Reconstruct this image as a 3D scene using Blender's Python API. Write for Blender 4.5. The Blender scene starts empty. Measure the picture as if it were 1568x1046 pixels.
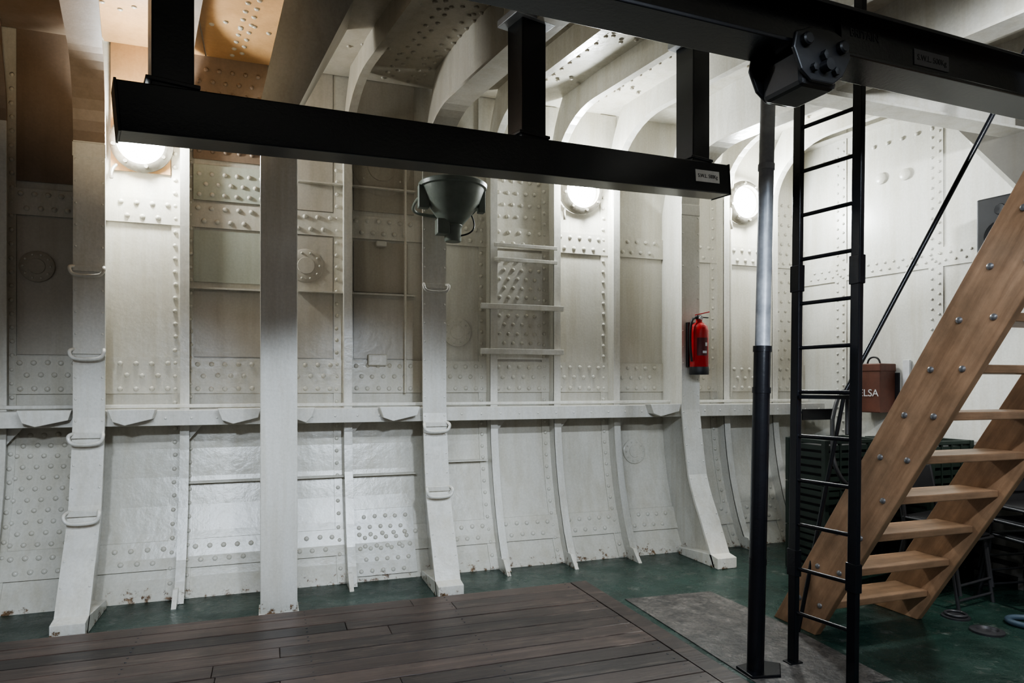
import bpy, bmesh, math, random
from mathutils import Vector, Matrix
random.seed(4)
S = bpy.context.scene
COL = S.collection
ZC = 3.89          # deckhead height
HZ = 1.46          # eye height

# ------------------------------------------------------------------ materials
def nt(name):
    m = bpy.data.materials.new(name); m.use_nodes = True
    t = m.node_tree; b = t.nodes['Principled BSDF']
    return m, t, b
def noise(t, scale, detail=4, rough=.6, vec=None, mapscale=None):
    n = t.nodes.new('ShaderNodeTexNoise'); n.inputs['Scale'].default_value = scale
    n.inputs['Detail'].default_value = detail; n.inputs['Roughness'].default_value = rough
    tc = t.nodes.new('ShaderNodeNewGeometry') if vec == 'pos' else t.nodes.new('ShaderNodeTexCoord')
    out = tc.outputs['Position'] if vec == 'pos' else tc.outputs['Object']
    if mapscale:
        mp = t.nodes.new('ShaderNodeMapping'); mp.inputs['Scale'].default_value = mapscale
        t.links.new(out, mp.inputs['Vector']); out = mp.outputs['Vector']
    t.links.new(out, n.inputs['Vector'])
    return n.outputs['Fac']
def ramp(t, fac, stops):
    r = t.nodes.new('ShaderNodeValToRGB')
    e = r.color_ramp.elements
    e[0].position, e[0].color = stops[0][0], (*stops[0][1], 1)
    e[1].position, e[1].color = stops[-1][0], (*stops[-1][1], 1)
    for p, c in stops[1:-1]:
        x = e.new(p); x.color = (*c, 1)
    t.links.new(fac, r.inputs['Fac']); return r.outputs['Color']
def mix(t, fac, a, b, mode='MIX'):
    m = t.nodes.new('ShaderNodeMix'); m.data_type = 'RGBA'; m.blend_type = mode
    for s, v in ((m.inputs[0], fac), (m.inputs[6], a), (m.inputs[7], b)):
        if isinstance(v, (int, float)): s.default_value = v
        elif isinstance(v, tuple): s.default_value = (*v, 1)
        else: t.links.new(v, s)
    return m.outputs[2]
def math_(t, op, a, b=0.0, clamp=False):
    m = t.nodes.new('ShaderNodeMath'); m.operation = op; m.use_clamp = clamp
    for i, v in enumerate((a, b)):
        if isinstance(v, (int, float)): m.inputs[i].default_value = v
        else: t.links.new(v, m.inputs[i])
    return m.outputs[0]
def bump(t, b, h, strength=.2, dist=.01):
    n = t.nodes.new('ShaderNodeBump'); n.inputs['Strength'].default_value = strength
    n.inputs['Distance'].default_value = dist
    t.links.new(h, n.inputs['Height']); t.links.new(n.outputs[0], b.inputs['Normal'])

def paint(name, c1, c2, rough=.38, rust=None, bs=.25, grime=.0):
    m, t, b = nt(name)
    col = ramp(t, noise(t, 1.3, 5, .6, 'pos'), [(.3, c2), (.7, c1)])
    fine = ramp(t, noise(t, 60, 3, .6, 'pos'), [(.3, (.92,.92,.92)), (.7, (1.04,1.04,1.04))])
    col = mix(t, 1.0, col, fine, 'MULTIPLY')
    streak = ramp(t, noise(t, 1, 5, .65, 'pos', (11, 11, .8)), [(.36, (.84,.81,.74)), (.56, (1,1,1))])
    col = mix(t, .6, col, streak, 'MULTIPLY')
    if grime:
        gf = math_(t, 'MULTIPLY', math_(t, 'SUBTRACT', noise(t, 1, 9, .74, 'pos', (5, 5, 2.4)), .57), 5, True)
        gf = math_(t, 'MULTIPLY', gf, grime)
        col = mix(t, gf, col, (.30, .25, .185))
    if rust is not None:
        g = t.nodes.new('ShaderNodeNewGeometry'); sx = t.nodes.new('ShaderNodeSeparateXYZ')
        t.links.new(g.outputs['Position'], sx.inputs[0])
        low = math_(t, 'SUBTRACT', 1.0, math_(t, 'MULTIPLY', sx.outputs[2], 7), True)
        low = math_(t, 'MULTIPLY', low, .22)
        n1 = noise(t, 13, 8, .72, 'pos')
        f = math_(t, 'ADD', n1, low)
        f = math_(t, 'SUBTRACT', f, .72 - rust)
        f = math_(t, 'MULTIPLY', f, 14, True)
        col = mix(t, f, col, ramp(t, noise(t, 30, 4, .6, 'pos'), [(.3, (.07,.04,.02)), (.7, (.26,.16,.09))]))
    t.links.new(col, b.inputs['Base Color'])
    b.inputs['Roughness'].default_value = rough
    bump(t, b, noise(t, 14, 5, .6, 'pos'), bs, .006)
    return m

M_HULL = paint('cream_gloss_paint', (.66,.635,.565), (.57,.545,.475), .24, .0, .4, .28)
M_STR  = paint('white_gloss_paint', (.72,.705,.655), (.64,.62,.565), .24, .01, .35, .2)
M_BULK = paint('bulkhead_paint', (.73,.72,.675), (.65,.64,.59), .32, None, .25, .15)
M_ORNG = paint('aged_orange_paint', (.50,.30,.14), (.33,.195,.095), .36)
M_BRWN = paint('brown_shaded_paint', (.27,.205,.155), (.17,.125,.09), .42)  # rust brown; on the far-left bay it also carries shade
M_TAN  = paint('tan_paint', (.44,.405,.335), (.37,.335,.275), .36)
M_TANL = paint('shade_cream_paint', (.55,.515,.45), (.47,.435,.37), .28, None, .3, .25)  # cream darkened to hold the shade of the upper bays
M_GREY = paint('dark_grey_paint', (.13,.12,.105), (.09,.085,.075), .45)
M_PGRN = paint('pale_green_paint', (.53,.56,.49), (.45,.48,.41), .30, None, .3, .2)

def simple(name, c, rough=.5, metal=0., bs=.0, c2=None, sc=12, emis=None, es=0):
    m, t, b = nt(name)
    c2 = c2 or tuple(x*.75 for x in c)
    t.links.new(ramp(t, noise(t, sc, 4, .6), [(.3, c2), (.7, c)]), b.inputs['Base Color'])
    b.inputs['Roughness'].default_value = rough; b.inputs['Metallic'].default_value = metal
    if bs: bump(t, b, noise(t, 70, 3, .6), bs, .002)
    if emis:
        b.inputs['Emission Color'].default_value = (*emis, 1); b.inputs['Emission Strength'].default_value = es
    return m
M_BLK  = simple('black_gloss_paint', (.006,.007,.010), .26, 0, .25, (.004,.004,.006))
M_BLKM = simple('black_satin_paint', (.007,.007,.008), .42, 0, .2, (.004,.004,.005))
M_BLK2 = simple('black_plastic', (.015,.015,.017), .5)
M_SILV = simple('galvanised_steel', (.42,.43,.45), .42, .3, .3, (.20,.205,.215), 7)
M_DST  = simple('dark_steel', (.06,.06,.065), .4, .5)
M_BOLT = simple('bolt_steel', (.35,.35,.36), .35, .8)
M_RED  = simple('red_enamel', (.50,.012,.018), .25)
M_WHT  = simple('white_label', (.75,.75,.76), .5)
M_GRNL = simple('green_grey_enamel', (.18,.205,.18), .38, .0, .2, (.13,.15,.13))
M_CRT  = simple('green_crate_plastic', (.014,.024,.018), .5)
M_REDW = simple('red_brown_box_paint', (.135,.050,.032), .5, 0, .2, (.09,.034,.022))
M_ROPE = simple('orange_rope', (.45,.16,.05), .8, 0, .6, None, 60)
M_HOSE = simple('blue_grey_hose', (.05,.08,.11), .5)
M_YEL  = simple('yellow_tape', (.42,.34,.14), .6)
M_RACK = simple('grey_cabinet_paint', (.13,.125,.12), .5, 0, .2)
M_LAMP = simple('lit_lamp_glass', (1,1,1), .3, 0, 0, (1,1,1), 4, (.92,.97,1.0), 140)
M_LGLS = simple('frosted_lamp_glass', (.75,.77,.75), .25, 0, 0, None, 4, (.9,.96,1.0), 6.0)
M_BRASS= simple('porthole_rim_paint', (.20,.19,.16), .38, .2, .3, (.10,.085,.065), 20)

def mat_floor():
    m, t, b = nt('worn_green_deck_paint')
    col = ramp(t, noise(t, 2.2, 6, .65, 'pos'), [(.3, (.012,.027,.021)), (.7, (.025,.056,.045))])
    w = math_(t, 'MULTIPLY', math_(t, 'SUBTRACT', noise(t, 5, 9, .80, 'pos'), .555), 9, True)
    w = math_(t, 'MULTIPLY', w, .85)
    col = mix(t, w, col, ramp(t, noise(t, 22, 4, .6, 'pos'), [(.35, (.055,.045,.036)), (.65, (.15,.17,.155))]))
    t.links.new(col, b.inputs['Base Color'])
    t.links.new(ramp(t, noise(t, 4, 6, .7, 'pos'), [(.35, (.14,)*3), (.65, (.42,)*3)]), b.inputs['Roughness'])
    bump(t, b, noise(t, 9, 6, .7, 'pos'), .6, .016); return m
M_FLOOR = mat_floor()
def mat_patch():
    m, t, b = nt('worn_grey_screed')
    v = t.nodes.new('ShaderNodeTexVoronoi'); v.inputs['Scale'].default_value = 60
    g = t.nodes.new('ShaderNodeNewGeometry'); t.links.new(g.outputs['Position'], v.inputs['Vector'])
    sp = ramp(t, v.outputs['Color'], [(.2, (.7,.7,.7)), (.9, (1.4,1.35,1.3))])
    col = ramp(t, noise(t, 5, 9, .82, 'pos'), [(.34, (.025,.023,.023)), (.5, (.072,.066,.061)), (.66, (.16,.15,.14))])
    t.links.new(mix(t, 1., col, sp, 'MULTIPLY'), b.inputs['Base Color']); b.inputs['Roughness'].default_value = .40
    bump(t, b, noise(t, 24, 6, .7, 'pos'), .7, .01); return m
M_PATCH = mat_patch()
def mat_wood(name, c1, c2, scale, rough, islands=False, amt=.35, bs=.3, ao='Object', wear=None):
    m, t, b = nt(name)
    g = noise(t, 1, 6, .62, 'pos' if ao == 'pos' else None, scale)
    col = ramp(t, g, [(.28, c2), (.5, tuple((a+b_)/2 for a, b_ in zip(c1, c2))), (.72, c1)])
    if islands:
        ge = t.nodes.new('ShaderNodeNewGeometry')
        r = ramp(t, ge.outputs['Random Per Island'], [(0, (1-amt,)*3), (1, (1+amt, 1+amt*.8, 1+amt*.6))])
        col = mix(t, 1., col, r, 'MULTIPLY')
    w = ramp(t, noise(t, 3, 6, .7, 'pos'), [(.4, (.75,.75,.75)), (.65, (1.25,1.22,1.22))])
    col = mix(t, .8, col, w, 'MULTIPLY')
    if wear:
        f = math_(t, 'MULTIPLY', math_(t, 'SUBTRACT', noise(t, 1, 9, .78, 'pos', (3, 16, 16)), .53), 6, True)
        f = math_(t, 'MULTIPLY', f, .8)
        col = mix(t, f, col, wear)
    t.links.new(col, b.inputs['Base Color']); b.inputs['Roughness'].default_value = rough
    bump(t, b, g, bs, .006); return m
M_DECK = mat_wood('weathered_dark_planks', (.078,.058,.051), (.024,.017,.016), (1.2, 26, 26), .40, True, .50, .45, 'pos', (.135,.100,.080))
M_PINE = mat_wood('oiled_pine', (.40,.250,.150), (.21,.120,.066), (2.0, 22, 22), .40, False, 0, .15)

# ------------------------------------------------------------------ mesh helpers
def obj(name, verts, faces, mat, parent=None, smooth=False, mats=None, fm=None):
    me = bpy.data.meshes.new(name); me.from_pydata([tuple(v) for v in verts], [], faces)
    for mm in (mats or [mat]): me.materials.append(mm)
    if fm:
        for p, i in zip(me.polygons, fm): p.material_index = i
    bm = bmesh.new(); bm.from_mesh(me); bmesh.ops.recalc_face_normals(bm, faces=bm.faces); bm.to_mesh(me); bm.free()
    if smooth:
        for p in me.polygons: p.use_smooth = True
    o = bpy.data.objects.new(name, me); COL.objects.link(o)
    if parent: o.parent = parent
    return o
def empty(name, M=None, parent=None):
    e = bpy.data.objects.new(name, None); COL.objects.link(e); e.empty_display_size = .1
    if M is not None: e.matrix_world = M
    if parent: e.parent = parent
    return e
def bevel(o, w, seg=2):
    if w:
        b = o.modifiers.new('bevel', 'BEVEL'); b.width = w; b.segments = seg; b.limit_method = 'ANGLE'
    return o
def box(name, lo, hi, mat, parent=None, bv=.0, rot=None):
    c = [(a+b)/2 for a, b in zip(lo, hi)]; h = [abs(b-a)/2 for a, b in zip(lo, hi)]
    v = [(sx*h[0], sy*h[1], sz*h[2]) for sx in (-1,1) for sy in (-1,1) for sz in (-1,1)]
    f = [(0,1,3,2),(4,6,7,5),(0,4,5,1),(2,3,7,6),(0,2,6,4),(1,5,7,3)]
    o = obj(name, v, f, mat, parent); o.location = c
    if rot: o.rotation_euler = rot
    return bevel(o, bv)
def frame_mat(p0, p1, up=(0,0,1)):
    p0, p1 = Vector(p0), Vector(p1); x = (p1-p0).normalized()
    y = Vector(up).cross(x).normalized(); z = x.cross(y)
    M = Matrix((x, y, z)).transposed().to_4x4(); M.translation = p0; return M
def bar(name, p0, p1, w, h, mat, parent=None, bv=.0, up=(0,0,1)):
    L = (Vector(p1)-Vector(p0)).length
    o = box(name, (0, -w/2, -h/2), (L, w/2, h/2), mat, parent, bv)
    M = frame_mat(p0, p1, up); o.matrix_basis = M @ Matrix.Translation((L/2, 0, 0)); return o
def lathe(name, prof, mat, parent=None, M=None, seg=32, smooth=True, caps=True):
    v = []; f = []
    for r, z in prof:
        for i in range(seg):
            a = 2*math.pi*i/seg; v.append((r*math.cos(a), r*math.sin(a), z))
    n = len(prof)
    for j in range(n-1):
        for i in range(seg):
            k = (i+1) % seg; f.append((j*seg+i, j*seg+k, (j+1)*seg+k, (j+1)*seg+i))
    if caps:
        f.append(tuple(range(seg))[::-1]); f.append(tuple((n-1)*seg+i for i in range(seg)))
    o = obj(name, v, f, mat, parent, smooth)
    if M is not None: o.matrix_basis = M
    if smooth:
        e = o.modifiers.new('es', 'EDGE_SPLIT'); e.split_angle = math.radians(40)
    return o
def zmat(p0, d):
    d = Vector(d).normalized(); q = Vector((0,0,1)).rotation_difference(d)
    M = q.to_matrix().to_4x4(); M.translation = Vector(p0); return M
def cyl(name, p0, p1, r, mat, parent=None, seg=20, r2=None):
    d = Vector(p1)-Vector(p0); L = d.length
    return lathe(name, [(r, 0), (r2 if r2 else r, L)], mat, parent, zmat(p0, d), seg)
def tube(name, pts, r, mat, parent=None, cyclic=False, smooth=True):
    cu = bpy.data.curves.new(name, 'CURVE'); cu.dimensions = '3D'; cu.bevel_depth = r; cu.bevel_resolution = 3
    sp = cu.splines.new('NURBS' if smooth else 'POLY'); sp.points.add(len(pts)-1)
    for p, q in zip(sp.points, pts): p.co = (*q, 1)
    if smooth: sp.order_u = 3; sp.use_endpoint_u = True
    sp.use_cyclic_u = cyclic; cu.use_fill_caps = True; cu.resolution_u = 6
    cu.materials.append(mat)
    tmp = bpy.data.objects.new('t', cu); COL.objects.link(tmp)
    dg = bpy.context.evaluated_depsgraph_get(); me = bpy.data.meshes.new_from_object(tmp.evaluated_get(dg))
    bpy.data.objects.remove(tmp); me.name = name
    if not me.materials: me.materials.append(mat)
    for p in me.polygons: p.use_smooth = True
    o = bpy.data.objects.new(name, me); COL.objects.link(o)
    if parent: o.parent = parent
    return o
def prism(name, poly, axis, a, b, mat, parent=None, bv=0):
    def mk(p, s):
        return {'x': (s, p[0], p[1]), 'y': (p[0], s, p[1]), 'z': (p[0], p[1], s)}[axis]
    n = len(poly); v = [mk(p, a) for p in poly]+[mk(p, b) for p in poly]
    f = [tuple(range(n)), tuple(range(2*n-1, n-1, -1))]+[(i, (i+1) % n, n+(i+1) % n, n+i) for i in range(n)]
    return bevel(obj(name, v, f, mat, parent), bv)
def text(name, body, size, mat, parent, M):
    cu = bpy.data.curves.new(name, 'FONT'); cu.body = body; cu.size = size; cu.extrude = .0008
    cu.align_x = 'CENTER'; cu.align_y = 'CENTER'; cu.materials.append(mat)
    tmp = bpy.data.objects.new('t', cu); COL.objects.link(tmp)
    dg = bpy.context.evaluated_depsgraph_get(); me = bpy.data.meshes.new_from_object(tmp.evaluated_get(dg))
    bpy.data.objects.remove(tmp)
    if not me.materials: me.materials.append(mat)
    o = bpy.data.objects.new(name, me); COL.objects.link(o); o.parent = parent; o.matrix_basis = M; return o

# ------------------------------------------------------------------ hull shape
def interp(tab, z):
    if z <= tab[0][0]: return tab[0][1]
    for (a, ya), (b, yb) in zip(tab, tab[1:]):
        if z <= b:
            s = (z-a)/(b-a); return ya+(yb-ya)*s
    return tab[-1][1]
HT = [(0,5.15),(.13,5.225),(.26,5.29),(.42,5.35),(.6,5.405),(.8,5.45),(1.0,5.48),(1.25,5.5),(3.9,5.5)]
WT = [(0,4.60),(.15,4.68),(.36,4.79),(.55,4.90),(.70,4.96),(.95,5.01),(1.25,5.06),(3.9,5.07)]
Yh = lambda z: interp(HT, z)
Yw = lambda z: interp(WT, z)
XL, XR = -3.6, 5.10

zs = [0,.06,.13,.2,.26,.34,.42,.51,.6,.7,.8,.9,1.0,1.12,1.25,2,3,ZC]
wall = empty('wall_back')
def slab(name, x0, x1, z0, z1, off, th, mat, parent=wall):
    zz = [z0]+[z for z in zs if z0+.01 < z < z1-.01]+[z1]
    v = []; f = []
    for z in zz:
        y = Yh(z)-off; v += [(x0,y,z),(x1,y,z),(x1,y+th,z),(x0,y+th,z)]
    for i in range(len(zz)-1):
        a = i*4
        for k in range(4): f.append((a+k, a+(k+1) % 4, a+4+(k+1) % 4, a+4+k))
    f.append((0,1,2,3)); n = (len(zz)-1)*4; f.append((n,n+1,n+2,n+3))
    return obj(name, v, f, mat, parent)
slab('hull_plating', XL, XR, 0, ZC, 0, .05, M_HULL)
FR = [-3.43,-2.85,-2.28,-1.70,-.60,.54,1.72,2.29,2.86,4.02,4.58]
WEB = [-3.40,-1.10,1.17,3.43]
for x in FR: slab('riveted_strap', x-.075, x+.075, .01, ZC-.01, .010, .009, M_HULL)
for (z0, z1) in ((.19,.37),(1.40,1.66),(2.62,2.80)):
    slab('lap_strap', XL, XR, z0, z1, .018, .012, M_HULL)
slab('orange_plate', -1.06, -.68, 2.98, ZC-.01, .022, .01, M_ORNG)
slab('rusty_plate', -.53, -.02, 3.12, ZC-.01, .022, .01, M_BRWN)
slab('shade_brown_plate', -1.62, -1.14, 2.85, ZC-.01, .022, .01, M_BRWN)  # brown tone paints in the shadow of this upper bay
slab('shade_plate', -1.62, -1.14, 1.67, 2.61, .013, .01, M_TANL)  # hull cream toned down, shade put into the plate colour
slab('pale_green_plate', -.53, -.02, 2.82, 3.08, .022, .01, M_PGRN)
slab('pale_green_plate', -.53, -.02, 2.22, 2.60, .015, .01, M_PGRN)
slab('shade_plate', -.53, -.02, 1.67, 2.15, .013, .01, M_TANL)  # painted shade of the dark band above the ledge
slab('doubler_plate', 1.79, 2.22, 1.68, 2.60, .016, .01, M_STR)
slab('doubler_plate', .60, 1.06, .04, .50, .02, .012, M_STR)
slab('shade_tan_plate', .62, 1.05, 2.20, 2.60, .015, .01, M_TAN)  # tan stands in for shadow on this bay
slab('shade_plate', .0, .46, 1.67, 2.61, .013, .01, M_TANL)  # shade tone continues across the middle bays
slab('shade_plate', .62, 1.10, 1.67, 2.15, .013, .01, M_TANL)
slab('shade_plate', .0, .46, 2.81, ZC-.01, .013, .01, M_TANL)
slab('shade_tan_plate', .62, 1.10, 2.84, ZC-.01, .013, .01, M_TAN)  # shadow under the deckhead painted as tan

# rivets ----------------------------------------------------------------
class Riv:
    def __init__(s): s.v = []; s.f = []
    def add(s, p, n, r=.0165, h=.011):
        n = Vector(n).normalized(); a = n.orthogonal().normalized(); b = n.cross(a); p = Vector(p); k = len(s.v)
        for rr, hh in ((r,-.002),(r*.92,h*.45),(r*.55,h*.9)):
            for i in range(8):
                t = math.pi*i/4; s.v.append(p+a*rr*math.cos(t)+b*rr*math.sin(t)+n*hh)
        s.v.append(p+n*h)
        for j in (0,1):
            for i in range(8):
                m = (i+1) % 8; s.f.append((k+j*8+i, k+j*8+m, k+j*8+8+m, k+j*8+8+i))
        for i in range(8): s.f.append((k+16+i, k+16+(i+1) % 8, k+24))
    def make(s, name, mat, parent): return obj(name, s.v, s.f, mat, parent, True)
R = Riv(); RO = Riv()
def hn(z):
    d = (Yh(z+.03)-Yh(z-.03))/.06; return (0, -1, d)
def hr(x, z, off=.019, r=.019, R_=None):
    j = random.uniform(-.003, .003)
    (R_ or R).add((x+j, Yh(z)-off, z+j), hn(z), r, .015)
for x in FR:
    z = .10
    while z < ZC-.35:
        for s in (-.05, .05): hr(x+s, z+(0 if s < 0 else .04), .010, .016)
        z += .095
allx = sorted(FR+[-1.10,-.03,1.17,3.43])
for a, b in zip(allx, allx[1:]+[5.1]):
    n = max(2, int((b-a-.2)/.078))
    for i in range(n+1):
        x = a+.1+(b-a-.2)*i/n
        if a in WEB and abs(x-a) < .1: continue
        for z, o in ((.32,0),(.235,.039),(1.615,0),(1.53,.039),(1.435,0),(2.76,0),(2.665,.039)):
            if x+o < b-.08: hr(x+o, z, .018)
def field(x0, x1, z0, z1, dx, dz, off, R_=None):
    z = z0; k = 0
    while z <= z1:
        x = x0+(dx/2 if k % 2 else 0)
        while x <= x1: hr(x, z, off, .0175, R_); x += dx
        z += dz; k += 1
field(1.83, 2.20, 1.74, 2.58, .080, .078, .016)
field(1.83, 2.20, 2.90, 3.25, .080, .10, .0)
field(-1.62, -1.22, .40, 1.16, .080, .072, .0)
field(.64, 1.03, .07, .48, .080, .075, .02)
field(-.49, -.06, 2.86, 3.05, .085, .075, .022)
field(-.49, -.06, 3.18, 3.80, .09, .085, .022, RO)
field(4.70, 4.98, 1.72, 3.30, .09, .095, .0)
RO.make('deck_edge_rivets', M_BRWN, wall)

def disc(x, z, r, mat=M_HULL, off=.0):
    e = empty('blanked_scuttle', None, wall)
    M = zmat((x, Yh(z)+.005-off, z), hn(z))
    lathe('blank_plate', [(r,0),(r,.020),(r*.93,.024),(r*.5,.024),(r*.48,.030),(0.001,.030)], mat, e, M, 36)
    for i in range(10):
        t = i*math.pi/5; q = M @ Vector((r*.78*math.cos(t), r*.78*math.sin(t), .024)); R.add(q, hn(z), .009, .008)
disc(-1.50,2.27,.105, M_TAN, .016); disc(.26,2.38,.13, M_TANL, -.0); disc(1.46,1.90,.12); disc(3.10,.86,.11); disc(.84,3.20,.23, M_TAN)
R.make('hull_rivets', M_HULL, wall)

for x0, x1, z in ((-.56,-.05,2.17),(.2,1.1,2.18),(.2,1.1,3.02),(-.56,-.05,.76),(.18,1.1,.76),(1.3,1.70,.84)):
    y = Yh(z); box('stiffener_bar', (x0, y-.06, z-.006), (x1, y, z+.006), M_HULL, wall)
for x0, x1, z, h in ((1.74,2.30,2.62,.03),(1.74,2.30,2.50,.03),(1.62,2.36,2.11,.045),(1.62,2.36,1.74,.045)):
    box('climbing_rung', (x0, 5.335, z-h/2), (x1, 5.36, z+h/2), M_STR, wall, .003)
def jbox(x, z, w, h):
    box('junction_box', (x-w/2, Yh(z)-.07, z-h/2), (x+w/2, Yh(z), z+h/2), M_HULL, wall, .008)
jbox(.80,1.66,.15,.09); jbox(.83,2.58,.08,.04)
tube('conduit', [(4.13,5.43,1.35),(4.13,5.43,2.4),(4.12,5.43,3.2),(4.18,5.43,3.6)], .012, M_HULL, wall)
tube('conduit', [(1.02,5.44,1.4),(1.02,5.44,2.4),(1.02,5.44,3.4)], .01, M_HULL, wall)

# ------------------------------------------------------------------ frames + deck beams
OB = .17
def frame(name, x0, ytab, bdep, R0, fw, cent, yend, th=.012, mat=M_STR, brown=0):
    inner = []; outer = []; sh = []
    zs2 = [z for z in zs if z < 1.3]+[1.6,2.0,2.4,2.8]
    ztop = ZC-bdep; y0 = ytab(3.0); za = ztop-R0
    zs2 = [z for z in zs2 if z < za-.05]+[za]
    for z in zs2: inner.append((ytab(z), z)); outer.append((Yh(z), z)); sh.append(0)
    for i in range(1, 11):
        t = i/10*math.pi/2; y = y0-R0*1.15*(1-math.cos(t)); z = za+R0*math.sin(t)
        inner.append((y, z)); outer.append((5.5-(5.5-y)*(i/10)**1.0, za+(ZC-za)*min(1, i/6))); sh.append(OB*(y0-y))
    for y in (3.9, 3.0, 2.0, yend):
        if y < inner[-1][0]: inner.append((y, ztop)); outer.append((y, ZC)); sh.append(OB*(y0-y))
    e = empty(name)
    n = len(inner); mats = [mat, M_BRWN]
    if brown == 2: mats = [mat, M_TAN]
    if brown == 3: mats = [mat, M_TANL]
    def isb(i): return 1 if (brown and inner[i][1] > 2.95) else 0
    v = []; f = []; fm = []
    for (yi, zi), (yo, zo), s in zip(inner, outer, sh): v += [(x0+s, yi, zi), (x0+s, yo, zo)]
    for i in range(n-1): f.append((2*i,2*i+1,2*i+3,2*i+2)); fm.append(isb(i))
    o = obj('web_plate', v, f, mat, e, False, mats, fm); m = o.modifiers.new('s','SOLIDIFY'); m.thickness = th; m.offset = 0
    v = []; f = []
    a, b = (-fw/2, fw/2) if cent else (-.006, fw)
    for (yi, zi), s in zip(inner, sh): v += [(x0+s+a, yi, zi), (x0+s+b, yi, zi)]
    for i in range(n-1): f.append((2*i,2*i+1,2*i+3,2*i+2))
    o = obj('face_flange', v, f, mat, e, False, mats, fm); m = o.modifiers.new('s','SOLIDIFY'); m.thickness = th*1.2; m.offset = 0
    return e
for x in FR:
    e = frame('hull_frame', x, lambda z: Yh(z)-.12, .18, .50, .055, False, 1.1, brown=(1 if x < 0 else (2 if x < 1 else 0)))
    y = Yh(0)-.12
    prism('frame_foot', [(y-.10,0),(y+.1,0),(y+.1,.10),(y,.10)], 'x', x-.01, x+.02, M_STR, e)
    prism('tripping_bracket', [(x+.01,1.20),(x+.16,1.20),(x+.01,1.02)], 'y', 5.40, 5.412, M_STR, e)
for x in WEB:
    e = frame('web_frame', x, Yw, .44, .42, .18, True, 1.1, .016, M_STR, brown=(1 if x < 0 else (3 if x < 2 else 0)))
    prism('foot_block', [(4.55,0),(5.1,0),(5.1,.06),(4.64,.10),(4.55,.085)], 'x', x-.09, x+.09, M_STR, e, .004)
    Rw = Riv()
    z = .25
    while z < 2.95:
        Rw.add((x-.075, Yw(z)-.009, z), (0,-1,0), .008, .005); Rw.add((x+.075, Yw(z)-.009, z), (0,-1,0), .008, .005)
        z += .14
    Rw.make('flange_bolts', M_STR, e)
    for i, z in enumerate((.62,1.10,1.64,2.17) if x < 0 else ((.66,1.13,2.17) if x < 2 else ())):
        y = Yw(z)
        tube('staple_rung', [(x-.08,y,z+.05),(x-.10,y-.07,z+.05),(x-.09,y-.075,z),(x-.05,y-.08,z-.015),(x+.05,y-.08,z-.015),(x+.09,y-.075,z),(x+.10,y-.07,z+.05),(x+.08,y,z+.05)], .011, M_STR, e)
        box('rung_pad', (x-.092,y-.025,z+.02),(x+.092,y-.008,z+.055), M_STR, e, .003)
    box('flange_lap', (x-.094, Yw(2.9)-.016, 2.93), (x+.094, Yw(2.9)-.004, 3.02), M_STR, e, .003)

st = empty('hull_stringer', None, wall)
box('shelf_plate', (XL, 5.17, 1.275), (5.0, 5.5, 1.288), M_STR, st)
box('shelf_lip', (XL, 5.158, 1.185), (5.0, 5.172, 1.289), M_STR, st, .003)
box('pipe_run', (XL, 5.36, 1.30), (5.0, 5.39, 1.325), M_STR, st, .005)
for x0, x1 in ((-1.50,-1.20),(-1.0,-.72),(-.34,-.06),(.14,.30),(.76,1.06),(3.04,3.34)):
    prism('lug_bracket', [(x0,1.30),(x1,1.30),(x1-.02,1.235),(x0+.10,1.195),(x0+.03,1.22)], 'y', 5.06, 5.16, M_STR, st, .004)
Rs = Riv()
x = XL+.05
while x < 4.95: Rs.add((x, 5.157, 1.235), (0,-1,0), .009, .005); x += .16
Rs.make('shelf_rivets', M_STR, st)

# portholes with lamps ---------------------------------------------------
def porthole(x, z, tilt, power):
    e = empty('porthole_lamp')
    M = zmat((x, 5.49, z), (tilt, -1, -.05))
    lathe('rim', [(.20,0),(.205,.05),(.185,.075),(.155,.085),(.150,.03)], M_BRASS, e, M, 40, caps=False)
    lathe('lamp_glass', [(.15,.03),(.14,.045),(.11,.055)], M_LGLS, e, M, 32, caps=False)
    lathe('lamp_bulb', [(.11,.05),(.095,.08),(.05,.095),(.001,.098)], M_LAMP, e, M, 32)
    for i in range(8):
        t = i*math.pi/4+.2; q = M @ Vector((.175*math.cos(t), .175*math.sin(t), .078)); cyl('dog_bolt', q, q+(M.to_3x3() @ Vector((0,0,.025))), .013, M_BRASS, e, 8)
    q = M @ Vector((-.16,-.17,.05)); tube('dog_handle', [q, q+Vector((-.03,-.05,-.05)), q+Vector((-.02,-.05,-.11))], .012, M_BRASS, e)
    l = bpy.data.lights.new('porthole_light', 'POINT'); l.energy = power; l.color = (.90,.96,.97); l.shadow_soft_size = .07
    lo = bpy.data.objects.new('porthole_light', l); COL.objects.link(lo); lo.parent = e
    lo.location = (x, 5.28, z-.02)
porthole(-.86, 3.18, 0, 72)
porthole(2.575, 3.17, 0, 52)
porthole(4.30, 3.22, 0, 58)

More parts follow.
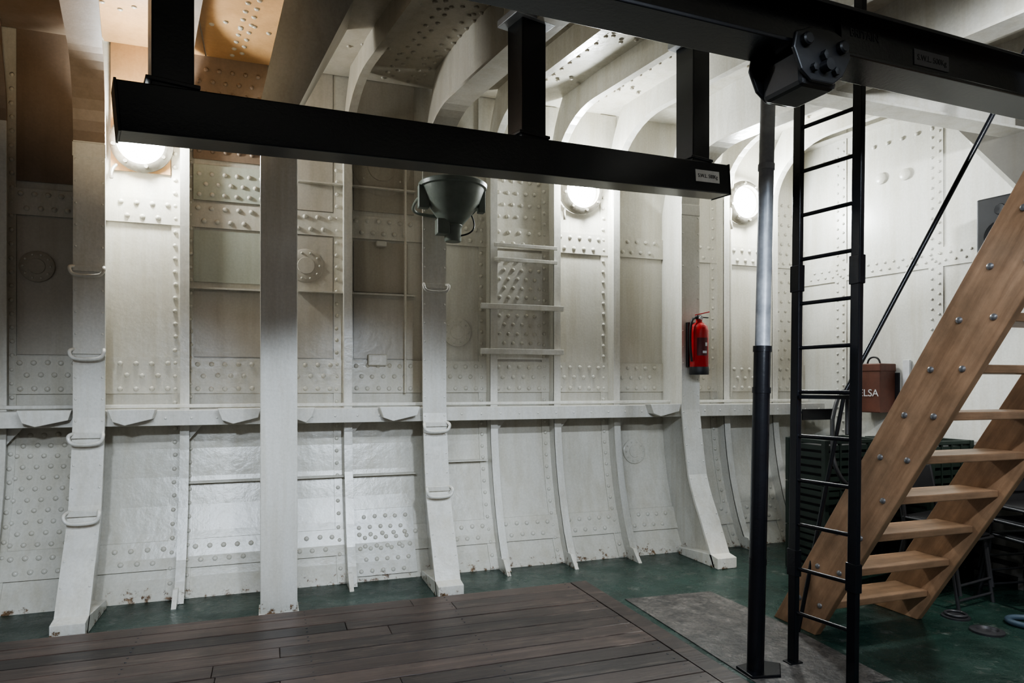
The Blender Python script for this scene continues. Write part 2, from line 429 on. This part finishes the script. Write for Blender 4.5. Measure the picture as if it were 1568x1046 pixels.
# ------------------------------------------------------------------ room shell
floor = box('floor', (XL, -2.6, -.08), (6.8, 5.62, 0), M_FLOOR)
ceil = box('ceiling', (XL, -2.6, ZC), (6.8, 5.62, ZC+.06), M_HULL)
def cp(name, x0, x1, y0, y1, mat):
    o = box(name, (x0, y0, ZC-.012), (x1, y1, ZC-.001), mat, None); o.parent = ceil
    o.location = Vector(o.location)-Vector(ceil.location); return o
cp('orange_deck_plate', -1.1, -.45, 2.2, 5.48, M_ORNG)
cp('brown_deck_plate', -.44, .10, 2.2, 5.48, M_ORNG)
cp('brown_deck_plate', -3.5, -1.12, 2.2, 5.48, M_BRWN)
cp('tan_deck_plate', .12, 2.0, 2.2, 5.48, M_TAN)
Rc = Riv()
for i in range(60):
    y = 5.4-i*.055
    for xo in (-.75,-.25,.25,.85,1.05,1.95,2.55,3.1,3.7,4.3,4.8):
        Rc.add((xo+OB*(5.5-y)+(.03 if i % 2 else -.03), y, ZC-.012), (0,0,-1), .018)
for i in range(70):
    for y in (4.95,4.25,3.5):
        Rc.add((-1+i*.09, y+(.03 if i % 2 else -.03), ZC-.012), (0,0,-1), .018)
rc = Rc.make('deckhead_rivets', M_TAN, None); rc.parent = ceil; rc.matrix_parent_inverse = Matrix.Translation(-Vector(ceil.location))
co = box('light_blocker_plate', (XL, 1.0, 3.02), (6.2, 1.03, ZC), M_STR)  # unseen plate added to keep the strip light off the upper hull
bd = Vector((.17, -1, 0)).normalized(); bn = Vector((-1, -.17, 0)).normalized()
B0 = Vector((5.06, 5.5, 0))
MB = Matrix((bd, Vector((0,0,1)).cross(bd), Vector((0,0,1)))).transposed().to_4x4(); MB.translation = B0
ys = 1 if (MB.to_3x3() @ Vector((0,1,0))).dot(bn) > 0 else -1
wr = empty('wall_right', MB)
box('bulkhead_plating', (-.3, 0, 0), (8.2, -.05*ys, ZC), M_BULK, wr)
Rb = Riv(); nb = (0, ys, 0)
x = .1
while x < 4:
    Rb.add((x, .012*ys, 2.50), nb, .013); Rb.add((x+.04, .012*ys, 2.56), nb, .013); x += .08
box('bulkhead_seam', (0, 0, 2.45), (4.4, .012*ys, 2.61), M_BULK, wr)
for xx in (.42, 1.30, 2.45):
    box('bulkhead_seam', (xx-.06, 0, .02), (xx+.06, .011*ys, ZC), M_BULK, wr)
    z = .4
    while z < 3.8:
        Rb.add((xx-.03, .011*ys, z), nb, .013); Rb.add((xx+.03, .011*ys, z+.04), nb, .013); z += .085
for i in range(26): Rb.add((.1+i*.13, .01*ys, 3.62), nb, .018)
Rb.make('bulkhead_rivets', M_BULK, wr)
for xx, zz in ((.82,3.32),(1.04,3.30),(1.62,3.42)):
    lathe('bulkhead_boss', [(.05,0),(.05,.02),(.037,.03),(.001,.03)], M_BULK, wr, zmat((xx, 0, zz), (0,ys,0)), 24)
box('deckhead_angle', (0, 0, ZC-.10), (6, .10*ys, ZC-.085), M_STR, wr)
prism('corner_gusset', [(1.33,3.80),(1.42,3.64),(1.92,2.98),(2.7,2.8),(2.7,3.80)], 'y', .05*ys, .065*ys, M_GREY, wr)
box('wall_left', (XL-.06, -2.6, 0), (XL, 5.62, ZC), M_HULL)

g = empty('deck_girder')
box('girder_web', (3.15,3.60,3.38),(5.38,3.615,ZC), M_STR, g)
box('girder_flange', (3.15,3.52,3.365),(5.38,3.70,3.385), M_STR, g, .003)

# ------------------------------------------------------------------ platform
pf = empty('wooden_deck_platform')
v = []; f = []
def addbox(x0, x1, y0, y1, z0, z1):
    k = len(v)
    for x in (x0, x1):
        for y in (y0, y1):
            for z in (z0, z1): v.append((x, y, z))
    f.extend([tuple(k+i for i in q) for q in ((0,1,3,2),(4,6,7,5),(0,4,5,1),(2,3,7,6),(0,2,6,4),(1,5,7,3))])
y = 4.50
while y > -2.3:
    x = XL+.1
    while x < 2.03:
        L = random.uniform(3.2, 5.0); x1 = min(2.035, x+L)
        if 2.035-x1 < .7: x1 = 2.035
        addbox(x+.001, x1-.001, y-.145, y-.004, .002, .040+random.uniform(-.0015,.0015)); x = x1
    y -= .148
bevel(obj('deck_planks', v, f, M_DECK, pf), .003, 1)
box('edge_board', (2.04,-2.4,.002),(2.16,4.50,.041), M_DECK, pf, .003)
rs = Riv()
yy = 4.43
while yy > 1.5:
    for xx in (-1.6,-.7,.2,1.1,1.98): rs.add((xx, yy-.03, .041), (0,0,1), .006, .0015); rs.add((xx, yy+.03, .041), (0,0,1), .006, .0015)
    yy -= .148
rs.make('plank_screws', M_DST, pf)
prism('floor_patch_plate', [(2.24,2.62),(2.90,2.55),(2.96,3.4),(2.93,4.08),(2.28,4.13)], 'z', 0, .005, M_PATCH)
box('yellow_tape_strip', (2.17,2.45,.0),(2.19,2.95,.0035), M_YEL)

# ------------------------------------------------------------------ column
c = empty('steel_column')
prism('column_body', [(-.06,4.60),(.165,4.60),(.165,4.80),(-.06,4.80)], 'z', 0, 3.24, M_STR, c, .006)
box('base_plate', (-.07,4.59,0),(.175,4.81,.012), M_STR, c, .003)
vv = [(-.06,4.60,3.24),(.165,4.60,3.24),(.165,4.80,3.24),(-.06,4.80,3.24),(.10,4.35,ZC),(.50,4.35,ZC),(.50,4.75,ZC),(.10,4.75,ZC)]
obj('flared_head', vv, [(0,1,5,4),(1,2,6,5),(2,3,7,6),(3,0,4,7),(4,5,6,7),(0,3,2,1)], M_TAN, c)
# ------------------------------------------------------------------ lower crane beam
def ibox(name, p0, p1):
    M = frame_mat(p0, p1); e = empty(name, M); L = (Vector(p1)-Vector(p0)).length
    return e, M, L
P0, P1 = (-.575,3.07,2.545), (2.88,3.90,2.836)
e, M, L = ibox('hanging_crane_beam', P0, P1)
box('beam_body', (0,-.08,-.098),(L,.08,.098), M_BLK, e, .006)
box('end_cap', (-.006,-.084,-.102),(.004,.084,.102), M_BLK, e, .002)
box('end_cap', (L-.004,-.084,-.102),(L+.006,.084,.102), M_BLK, e, .002)
box('load_plate', (L-.33,-.083,-.035),(L-.105,-.080,.04), M_WHT, e)
text('load_text', 'S.W.L. 500Kg', .034, M_BLK2, e, Matrix.Translation((L-.217,-.0835,.002)) @ Matrix.Rotation(math.pi/2, 4, 'X'))
Minv = M.inverted()
for s, ztop in ((.055, ZC), (.553, 3.46), (.925, 3.69)):
    q = Vector(P0).lerp(Vector(P1), s)
    a = Vector((q.x, q.y, q.z+.08)); b = Vector((q.x, q.y, ztop))
    o = box('hanger_post', (-.078,-.075,0),(.078,.075,(b-a).length), M_BLK, None, .006)
    zoff = (b-a).length/2
    ang = math.atan2(.83, 3.455)
    W = Matrix.Translation(a+Vector((0,0,zoff))) @ Matrix.Rotation(ang, 4, 'Z')
    o.parent = e; o.matrix_basis = Minv @ W
    o2 = box('hanger_foot', (-.10,-.085,-.006),(.10,.085,.010), M_BLK, None, .003); o2.parent = e
    o2.matrix_basis = Minv @ (Matrix.Translation(a+Vector((0,0,.035))) @ Matrix.Rotation(ang, 4, 'Z'))
    if ztop < 3.8:
        o3 = box('hanger_clamp', (-.13,-.10,-.02),(.13,.10,.02), M_SILV, None, .004); o3.parent = e
        o3.matrix_basis = Minv @ (Matrix.Translation(b) @ Matrix.Rotation(ang, 4, 'Z'))
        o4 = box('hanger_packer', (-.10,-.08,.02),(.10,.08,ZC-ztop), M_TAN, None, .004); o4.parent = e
        o4.matrix_basis = Minv @ (Matrix.Translation(b+Vector((0,0,(ZC-ztop)/2+.01))) @ Matrix.Rotation(ang, 4, 'Z'))
# ------------------------------------------------------------------ upper runway beam
P0, P1 = (-.9,1.88,2.734), (5.2,2.37,2.902)
e, M, L = ibox('overhead_runway_beam', P0, P1)
box('beam_web', (0,-.012,-.09),(L,.012,.09), M_BLK, e)
box('top_flange', (0,-.09,.080),(L,.09,.096), M_BLK, e, .004)
box('bottom_flange', (0,-.09,-.096),(L,.09,-.080), M_BLK, e, .004)
xt = 2.82
for s in (-1, 1):
    prism('trolley_side_plate', [(xt-.11,-.20),(xt-.145,-.125),(xt-.13,-.065),(xt-.05,-.035),(xt+.06,-.035),(xt+.13,-.06),(xt+.145,-.125),(xt+.10,-.20),(xt+.05,-.235),(xt-.06,-.235)], 'y', s*.100, s*.116, M_BLKM, e, .006)
    for dx in (-.09,.09):
        lathe('trolley_wheel_boss', [(.024,0),(.024,.018),(.018,.024),(.001,.024)], M_BLKM, e, zmat((xt+dx, s*.116, -.095), (0,s,0)), 20)
        lathe('trolley_bolt', [(.015,0),(.015,.018),(.001,.02)], M_BLKM, e, zmat((xt+dx*.6, s*.116, -.19), (0,s,0)), 6)
    lathe('trolley_bolt', [(.02,0),(.02,.022),(.001,.025)], M_BLKM, e, zmat((xt, s*.116, -.14), (0,s,0)), 6)
cyl('trolley_crossbar', (xt,-.15,-.18),(xt,.15,-.18), .022, M_BLKM, e)
box('trolley_block', (xt-.09,-.10,-.245),(xt+.09,.10,-.10), M_BLKM, e, .02)
box('side_stiffener_plate', (xt+.2,-.03,-.085),(L,-.012,.085), M_BLK, e, .004)
box('load_plate', (xt+.62,-.034,-.03),(xt+.84,-.030,.035), simple('dull_label', (.10,.10,.105), .5), e)
text('load_text', 'S.W.L. 500Kg', .034, M_BLK2, e, Matrix.Translation((xt+.73,-.0345,.002)) @ Matrix.Rotation(math.pi/2, 4, 'X'))
text('maker_text', 'BRITAIN', .045, M_BLK2, e, Matrix.Translation((xt+.33,-.031,.035)) @ Matrix.Rotation(math.pi/2, 4, 'X'))
box('hanger_post', (.3,-.07,.09),(.44,.07,1.12), M_BLK, e)
box('hanger_post', (L-.5,-.07,.09),(L-.36,.07,.97), M_BLK, e)

# ------------------------------------------------------------------ post
e = empty('stanchion_post')
pa, pb = Vector((2.325,2.86,0)), Vector((2.43,2.86,ZC))
pt = lambda z: pa.lerp(pb, z/ZC)
cyl('post_lower', pt(0), pt(1.64), .042, M_BLK, e, 28)
cyl('post_upper', pt(1.64), pt(ZC), .037, M_SILV, e, 28)
for z, r in ((1.63,.046),(1.42,.046),(2.56,.041),(.55,.044)): cyl('collar', pt(z), pt(z+.03), r, M_BLK if z < 1.7 else M_SILV, e, 28)
prism('foot_plate', [(2.25,2.79),(2.40,2.76),(2.50,2.88),(2.42,2.95),(2.26,2.93)], 'z', .0, .018, M_BLK, e, .004)
# ------------------------------------------------------------------ vertical ladder
e = empty('vertical_ladder')
la, lb = Vector((2.59,2.89,0)), Vector((2.645,2.89,ZC)); ra, rb = Vector((2.65,2.56,0)), Vector((2.71,2.56,ZC))
for n, a, b in (('rail_left', la, lb), ('rail_right', ra, rb)):
    bar(n, a, b, .055, .028, M_BLK, e, .004, up=(1,0,0))
    for z in (.46,1.95):
        q = a.lerp(b, z/ZC); d = (b-a).normalized(); bar('splice', q, q+d*.14, .066, .040, M_BLK, e, .004, up=(1,0,0))
z = .27
while z < 3.75:
    cyl('rung', la.lerp(lb, z/ZC), ra.lerp(rb, z/ZC), .0105, M_BLK, e, 12); z += .231
for a in (la, ra): box('rail_foot', (a.x-.04,a.y-.03,0),(a.x+.04,a.y+.03,.012), M_BLK, e, .002)
bar('standoff', (2.61,2.86,1.40),(2.72,2.62,1.40), .04, .02, M_BLK, e)

# ------------------------------------------------------------------ stairs
e = empty('wooden_staircase')
sl = 1.563; Xl, Xr = 3.02, 3.82
def sy(z): return 3.34-z/sl
zt = 2.75
W = .29; hw = W/2/math.sin(math.atan(sl))
for n, x in (('stringer_near', Xl), ('stringer_far', Xr)):
    p0 = Vector((x, sy(0), 0)); p1 = Vector((x, sy(zt), zt)); Mx = frame_mat(p0, p1, (0,0,1)); inv = Mx.inverted()
    poly = [(sy(0)+hw,0),(sy(0)-hw,0),(sy(zt)-hw,zt),(sy(zt)+hw,zt)]
    v = [inv @ Vector((xx, y, z)) for xx in (x-.022, x+.022) for y, z in poly]
    o = obj(n, v, [(0,1,2,3),(7,6,5,4),(0,1,5,4),(1,2,6,5),(2,3,7,6),(3,0,4,7)], M_PINE, e); o.matrix_basis = Mx
    bevel(o, .004)
for k in range(1, 13):
    z = .225*k-.02; y = sy(z)
    if z > zt-.05: break
    box('tread_%d' % k, (Xl+.023,y-.115,z-.04),(Xr-.023,y+.115,z), M_PINE, e, .005)
    for x, s in ((Xl-.022,-1),(Xr+.022,1)):
        for dy in (-.08,.08):
            lathe('coach_bolt', [(.016,0),(.014,.007),(.006,.012),(.001,.012)], M_BOLT, e, zmat((x, y+dy, z-.02), (s,0,0)), 12)
cyl('stay_rod', (3.17,3.12,.0+HZ-.05), (3.90,2.76,3.02), .014, M_BLK, e, 14)  # diagonal stay rod, only grouped under the staircase
cyl('stay_rod_top', (3.90,2.76,3.02), (4.28,2.573,ZC), .014, M_BLK, e, 14)
cyl('stay_rod_foot', (3.17,3.12,HZ-.05), (2.94,3.24,.0), .012, M_BLK, e, 14)

# ------------------------------------------------------------------ fire extinguisher
e = empty('fire_extinguisher')
MX = Matrix.Translation((3.44,4.945,1.55))
lathe('cylinder', [(.070,.05),(.078,.06),(.078,.37),(.070,.41),(.045,.435),(.026,.445),(.026,.47)], M_RED, e, MX, 32)
lathe('base_skirt', [(.079,0),(.081,.005),(.081,.062),(.079,.066)], M_BLK2, e, MX, 32)
def arc_label(r, z0, z1, a0, a1, mat):
    v = []; f = []; n = 10
    for i in range(n+1):
        t = a0+(a1-a0)*i/n
        for z in (z0, z1): v.append((r*math.cos(t), r*math.sin(t), z))
    for i in range(n): f.append((2*i,2*i+2,2*i+3,2*i+1))
    o = obj('label', v, f, mat, e); o.matrix_basis = MX
arc_label(.0795, .16, .31, -2.4, -1.2, simple('dark_label', (.10,.008,.012), .4))
arc_label(.0805, .24, .27, -1.5, -1.2, M_WHT)
arc_label(.0805, .18, .20, -1.8, -1.3, M_WHT)
box('valve_head', (3.42,4.925,2.02),(3.46,4.965,2.055), M_SILV, e, .004)
bar('squeeze_handle', (3.40,4.94,2.055),(3.53,4.93,2.085), .02, .008, M_RED, e, .002)
bar('carry_handle', (3.40,4.94,2.04),(3.52,4.93,2.035), .02, .008, M_DST, e, .002)
lathe('gauge', [(.016,0),(.016,.012),(.001,.012)], M_WHT, e, zmat((3.44,4.92,2.03),(0,-1,0)), 16)
tube('hose', [(3.42,4.945,2.03),(3.37,4.93,2.04),(3.335,4.92,1.95),(3.335,4.92,1.75),(3.35,4.92,1.66)], .011, M_BLK2, e)
box('wall_bracket', (3.38,5.02,1.62),(3.50,5.058,2.0), M_BLK2, e)

# ------------------------------------------------------------------ floodlight bowl
e = empty('floodlight')
MX = Matrix.Translation((1.225,4.72,2.48))
lathe('bowl', [(.06,.11),(.075,.125),(.13,.19),(.185,.27),(.215,.35),(.222,.37),(.24,.375),(.245,.40),(.235,.41),(.215,.40),(.16,.28),(.05,.16)], M_GRNL, e, MX, 40, caps=False)
lathe('lamp_socket', [(.055,0),(.06,.01),(.06,.09),(.07,.11),(.05,.16)], M_GRNL, e, MX, 24)
lathe('inner_glass', [(.20,.36),(.12,.40),(.001,.41)], M_SILV, e, MX, 32)
box('socket_box', (1.10,4.66,2.52),(1.19,4.75,2.63), M_GRNL, e, .008)
box('arm_plate', (.975,4.69,2.70),(1.05,4.75,2.86), M_GRNL, e, .006)
box('arm_plate', (1.41,4.69,2.70),(1.46,4.75,2.86), M_GRNL, e, .006)
tube('yoke', [(.99,4.72,2.78),(.98,4.9,2.78),(1.0,5.04,2.74),(1.2,5.045,2.73),(1.42,5.04,2.74),(1.46,4.9,2.78),(1.44,4.72,2.78)], .012, M_GRNL, e)
tube('cable', [(1.26,4.70,2.52),(1.34,4.68,2.53),(1.40,4.72,2.62),(1.38,4.85,2.75)], .006, M_BLK2, e)

# ------------------------------------------------------------------ objects by the bulkhead
def crate(name, x, y, z, w, d, h, rot=0):
    e = empty(name, Matrix.Translation((x,y,z)) @ Matrix.Rotation(rot, 4, 'Z'))
    t = .012
    box('bottom', (-w/2,-d/2,0),(w/2,d/2,t), M_CRT, e)
    for s in (-1,1):
        for k in range(5):
            zz = .03+k*(h-.05)/5
            box('side_slat', (-w/2, s*d/2-t/2, zz),(w/2, s*d/2+t/2, zz+(h-.05)/5*.62), M_CRT, e)
            box('end_slat', (s*w/2-t/2, -d/2, zz),(s*w/2+t/2, d/2, zz+(h-.05)/5*.62), M_CRT, e)
        for s2 in (-1,1): box('corner_post', (s*w/2-.02,s2*d/2-.02,0),(s*w/2+.02,s2*d/2+.02,h), M_CRT, e, .004)
        box('top_rim', (-w/2-.01, s*d/2-.015, h-.03),(w/2+.01, s*d/2+.015, h), M_CRT, e, .004)
        box('top_rim_end', (s*w/2-.015,-d/2-.01,h-.03),(s*w/2+.015,d/2+.01,h), M_CRT, e, .004)
        for k in (-1,0,1): box('rib', (k*w/4-.008, s*d/2-.012, .01),(k*w/4+.008, s*d/2+.012, h), M_CRT, e)
    box('inner_load', (-w/2+.03,-d/2+.03,.02),(w/2-.03,d/2-.03,h-.05), M_BLK2, e, .01)
for k in range(3): crate('plastic_crate', 4.22, 4.25, .35*k, .56, .38, .345, 0)
for k in range(3): crate('plastic_crate', 4.80, 4.00, .35*k, .40, .56, .345, 0)
e = empty('coiled_rope')
for k in range(4):
    pts = [(4.68+.0+(.17-.012*k)*math.cos(t*math.pi/8), 4.0+(.17-.012*k)*math.sin(t*math.pi/8), 1.065+.022*k) for t in range(16)]
    tube('rope_turn', pts, .013, M_ROPE, e, True)
e = empty('black_hose')
tube('hose', [(3.95,4.0,1.20),(3.9,3.95,1.05),(3.86,3.9,.88),(3.95,3.85,.7),(4.1,3.9,.74)], .016, M_BLK2, e)
tube('hose_upper', [(3.95,4.0,1.20),(4.05,4.05,1.40),(4.3,4.2,1.42),(4.45,4.35,1.30),(4.4,4.3,1.06)], .016, M_BLK2, e)
e = empty('escape_set_box', MB @ Matrix.Translation((.83, 0, 1.22)))
s = ys
prism('box_body', [(-.13,0),(.13,0),(.13,.42),(-.13,.42)], 'y', .02*s, .24*s, M_REDW, e, .008)
box('lid', (-.135,.015*s,.36),(.135,.245*s,.43), M_REDW, e, .008)
tube('carry_handle', [(-.06,.13*s,.43),(-.05,.13*s,.49),(.05,.13*s,.49),(.06,.13*s,.43)], .008, M_BLK2, e)
box('hook_plate', (.20,.005*s,.20),(.26,.03*s,.46), M_WHT, e, .003)
box('back_bracket', (-.16,.002*s,.05),(.16,.02*s,.35), M_DST, e)
wn = (MB.to_3x3() @ Vector((0,s,0))).normalized(); wx = Vector((0,0,1)).cross(wn).normalized()
Mt = Matrix((wx, Vector((0,0,1)), wn)).transposed().to_4x4(); Mt.translation = MB @ Vector((.855, .2445*s, 1.22+.17))
bpy.context.view_layer.update()
text('stencil_text', 'ELSA', .088, M_WHT, e, e.matrix_world.inverted() @ Mt)
e = empty('shelf_end_bracket')
box('plate', (4.60,5.02,1.20),(5.0,5.155,1.22), M_BLK, e); box('lip', (4.60,5.01,1.14),(4.95,5.02,1.24), M_BLK, e)
e = empty('loudspeaker', MB @ Matrix.Translation((1.97, 0, 2.40)))
box('cabinet', (-.16,.16*s,0),(.16,.40*s,.44), M_BLK2, e, .012)
lathe('woofer', [(.11,0),(.105,.008),(.03,-.02),(.001,-.015)], M_BLK2, e, zmat((0,.401*s,.15),(0,s,0)), 28)
lathe('tweeter', [(.04,0),(.036,.006),(.001,.002)], M_BLK2, e, zmat((0,.401*s,.34),(0,s,0)), 20)
box('wall_arm', (-.03,.002*s,.15),(.03,.17*s,.25), M_BLK2, e)
e = empty('slatted_cabinet')
box('carcass', (5.05,3.37,.06),(5.31,3.93,.98), M_BLK2, e)
box('top', (5.02,3.34,.98),(5.32,3.95,1.01), M_RACK, e, .004)
for k in range(9): box('slat', (5.035,3.36,.09+k*.10),(5.05,3.94,.15+k*.10), M_RACK, e, .002)
for k in range(9): box('end_slat', (5.05,3.355,.09+k*.10),(5.31,3.37,.15+k*.10), M_RACK, e, .002)
for x, y in ((5.04,3.36),(5.04,3.90),(5.27,3.36)): box('leg', (x,y,0),(x+.035,y+.035,.98), M_RACK, e, .002)
def chair(x, y, rot, z=0, tilt=0):
    e = empty('folding_chair', Matrix.Translation((x,y,z)) @ Matrix.Rotation(rot,4,'Z') @ Matrix.Rotation(tilt,4,'X'))
    for sx in (-.2,.2):
        tube('leg_front', [(sx,-.2,0),(sx,-.17,.2),(sx,-.14,.44)], .012, M_DST, e)
        tube('leg_back', [(sx,.24,0),(sx,.18,.22),(sx,.14,.45),(sx,.22,.80)], .012, M_DST, e)
        tube('seat_rail', [(sx,-.2,.44),(sx,0,.445),(sx,.17,.45)], .011, M_DST, e)
    for yy, zz in ((-.19,.06),(.225,.08),(-.2,.44)): cyl('cross_bar', (-.2,yy,zz),(.2,yy,zz), .009, M_DST, e, 10)
    box('seat', (-.19,-.19,.445),(.19,.17,.465), M_BLK2, e, .008)
    box('back_rest', (-.19,.19,.62),(.19,.215,.79), M_BLK2, e, .008, (-.2,0,0))
chair(4.36,3.42,.15); chair(4.80,3.12,-.15); chair(4.75,2.45,.5); chair(5.32,2.72,.1)
chair(4.36,3.42,.18,.10); chair(4.80,3.12,-.12,.10); chair(4.80,3.12,-.18,.20)
e = empty('deck_socket')
lathe('socket_ring', [(.09,0),(.09,.012),(.06,.018),(.05,.004),(.001,.003)], M_DST, e, Matrix.Translation((4.0,2.87,0)), 28)
e = empty('lashing_ring')
lathe('pad', [(.08,0),(.08,.01),(.05,.016),(.001,.016)], M_DST, e, Matrix.Translation((4.07,3.12,0)), 24)
tube('ring', [(4.07+.06*math.cos(t*math.pi/6), 3.12+.06*math.sin(t*math.pi/6), .022) for t in range(12)], .009, M_DST, e, True)
e = empty('floor_hose')
tube('hose', [(4.50,2.86,.02),(4.36,2.98,.02),(4.24,2.93,.02),(4.26,2.80,.02),(4.40,2.46,.02),(4.5,2.20,.02)], .018, M_HOSE, e)

# ------------------------------------------------------------------ lights
def spot(name, loc, target, energy, size, blend, col, rad=.15):
    l = bpy.data.lights.new(name, 'SPOT'); l.energy = energy; l.spot_size = math.radians(size); l.spot_blend = blend
    l.color = col; l.shadow_soft_size = rad
    o = bpy.data.objects.new(name, l); COL.objects.link(o); o.location = loc
    o.rotation_euler = (Vector(target)-Vector(loc)).to_track_quat('-Z', 'Y').to_euler(); return o
l = bpy.data.lights.new('hatch_strip_light', 'AREA'); l.shape = 'RECTANGLE'; l.size = 4.0; l.size_y = .10; l.energy = 150; l.color = (.76,.87,1.0)
o = bpy.data.objects.new('hatch_strip_light', l); COL.objects.link(o); o.location = (.6,.0,3.35)
o.rotation_euler = (Vector((.6,5.2,.5))-Vector(o.location)).to_track_quat('-Z', 'Y').to_euler()
spot('fill_spot', (-.6,.4,2.4), (-1.0,5.3,.62), 210, 34, .75, (.78,.88,1.0), .08)  # added spots without fixtures, brighten patches of the lower hull
spot('fill_spot', (1.0,.4,2.4), (.8,5.3,.66), 230, 32, .75, (.78,.88,1.0), .08)
spot('fill_spot', (1.8,.4,2.4), (2.5,5.3,.55), 210, 32, .85, (.80,.89,1.0), .08)
spot('fill_spot', (3.2,1.3,3.3), (5.4,4.3,2.3), 330, 66, .7, (.92,.97,1.0), .10)  # added unseen spot to brighten the bulkhead
spot('fill_spot', (4.4,1.5,3.5), (3.8,3.1,.2), 290, 66, .6, (1.0,.97,.92), .05)  # added unseen spot to brighten the floor by the stairs
spot('warm_fill_spot', (-.9,3.0,1.9), (-.8,5.0,3.9), 80, 56, .8, (1.0,.82,.56), .1)  # added warm spot with no fixture, aimed at the upper-left plates
w = bpy.data.worlds.new('hold_ambient'); S.world = w; w.use_nodes = True
w.node_tree.nodes['Background'].inputs[0].default_value = (.95,.93,.95,1); w.node_tree.nodes['Background'].inputs[1].default_value = .22

# ------------------------------------------------------------------ camera
cd = bpy.data.cameras.new('camera'); cam = bpy.data.objects.new('camera', cd); COL.objects.link(cam)
cam.location = (0,0,HZ); cam.rotation_euler = (math.pi/2, 0, math.radians(-19.5))
cd.lens = 24; cd.sensor_width = 36; cd.shift_y = .0427; cd.clip_start = .05
S.camera = cam
S.view_settings.view_transform = 'AgX'
try: S.view_settings.look = 'AgX - Medium High Contrast'
except Exception: pass
S.view_settings.exposure = .22
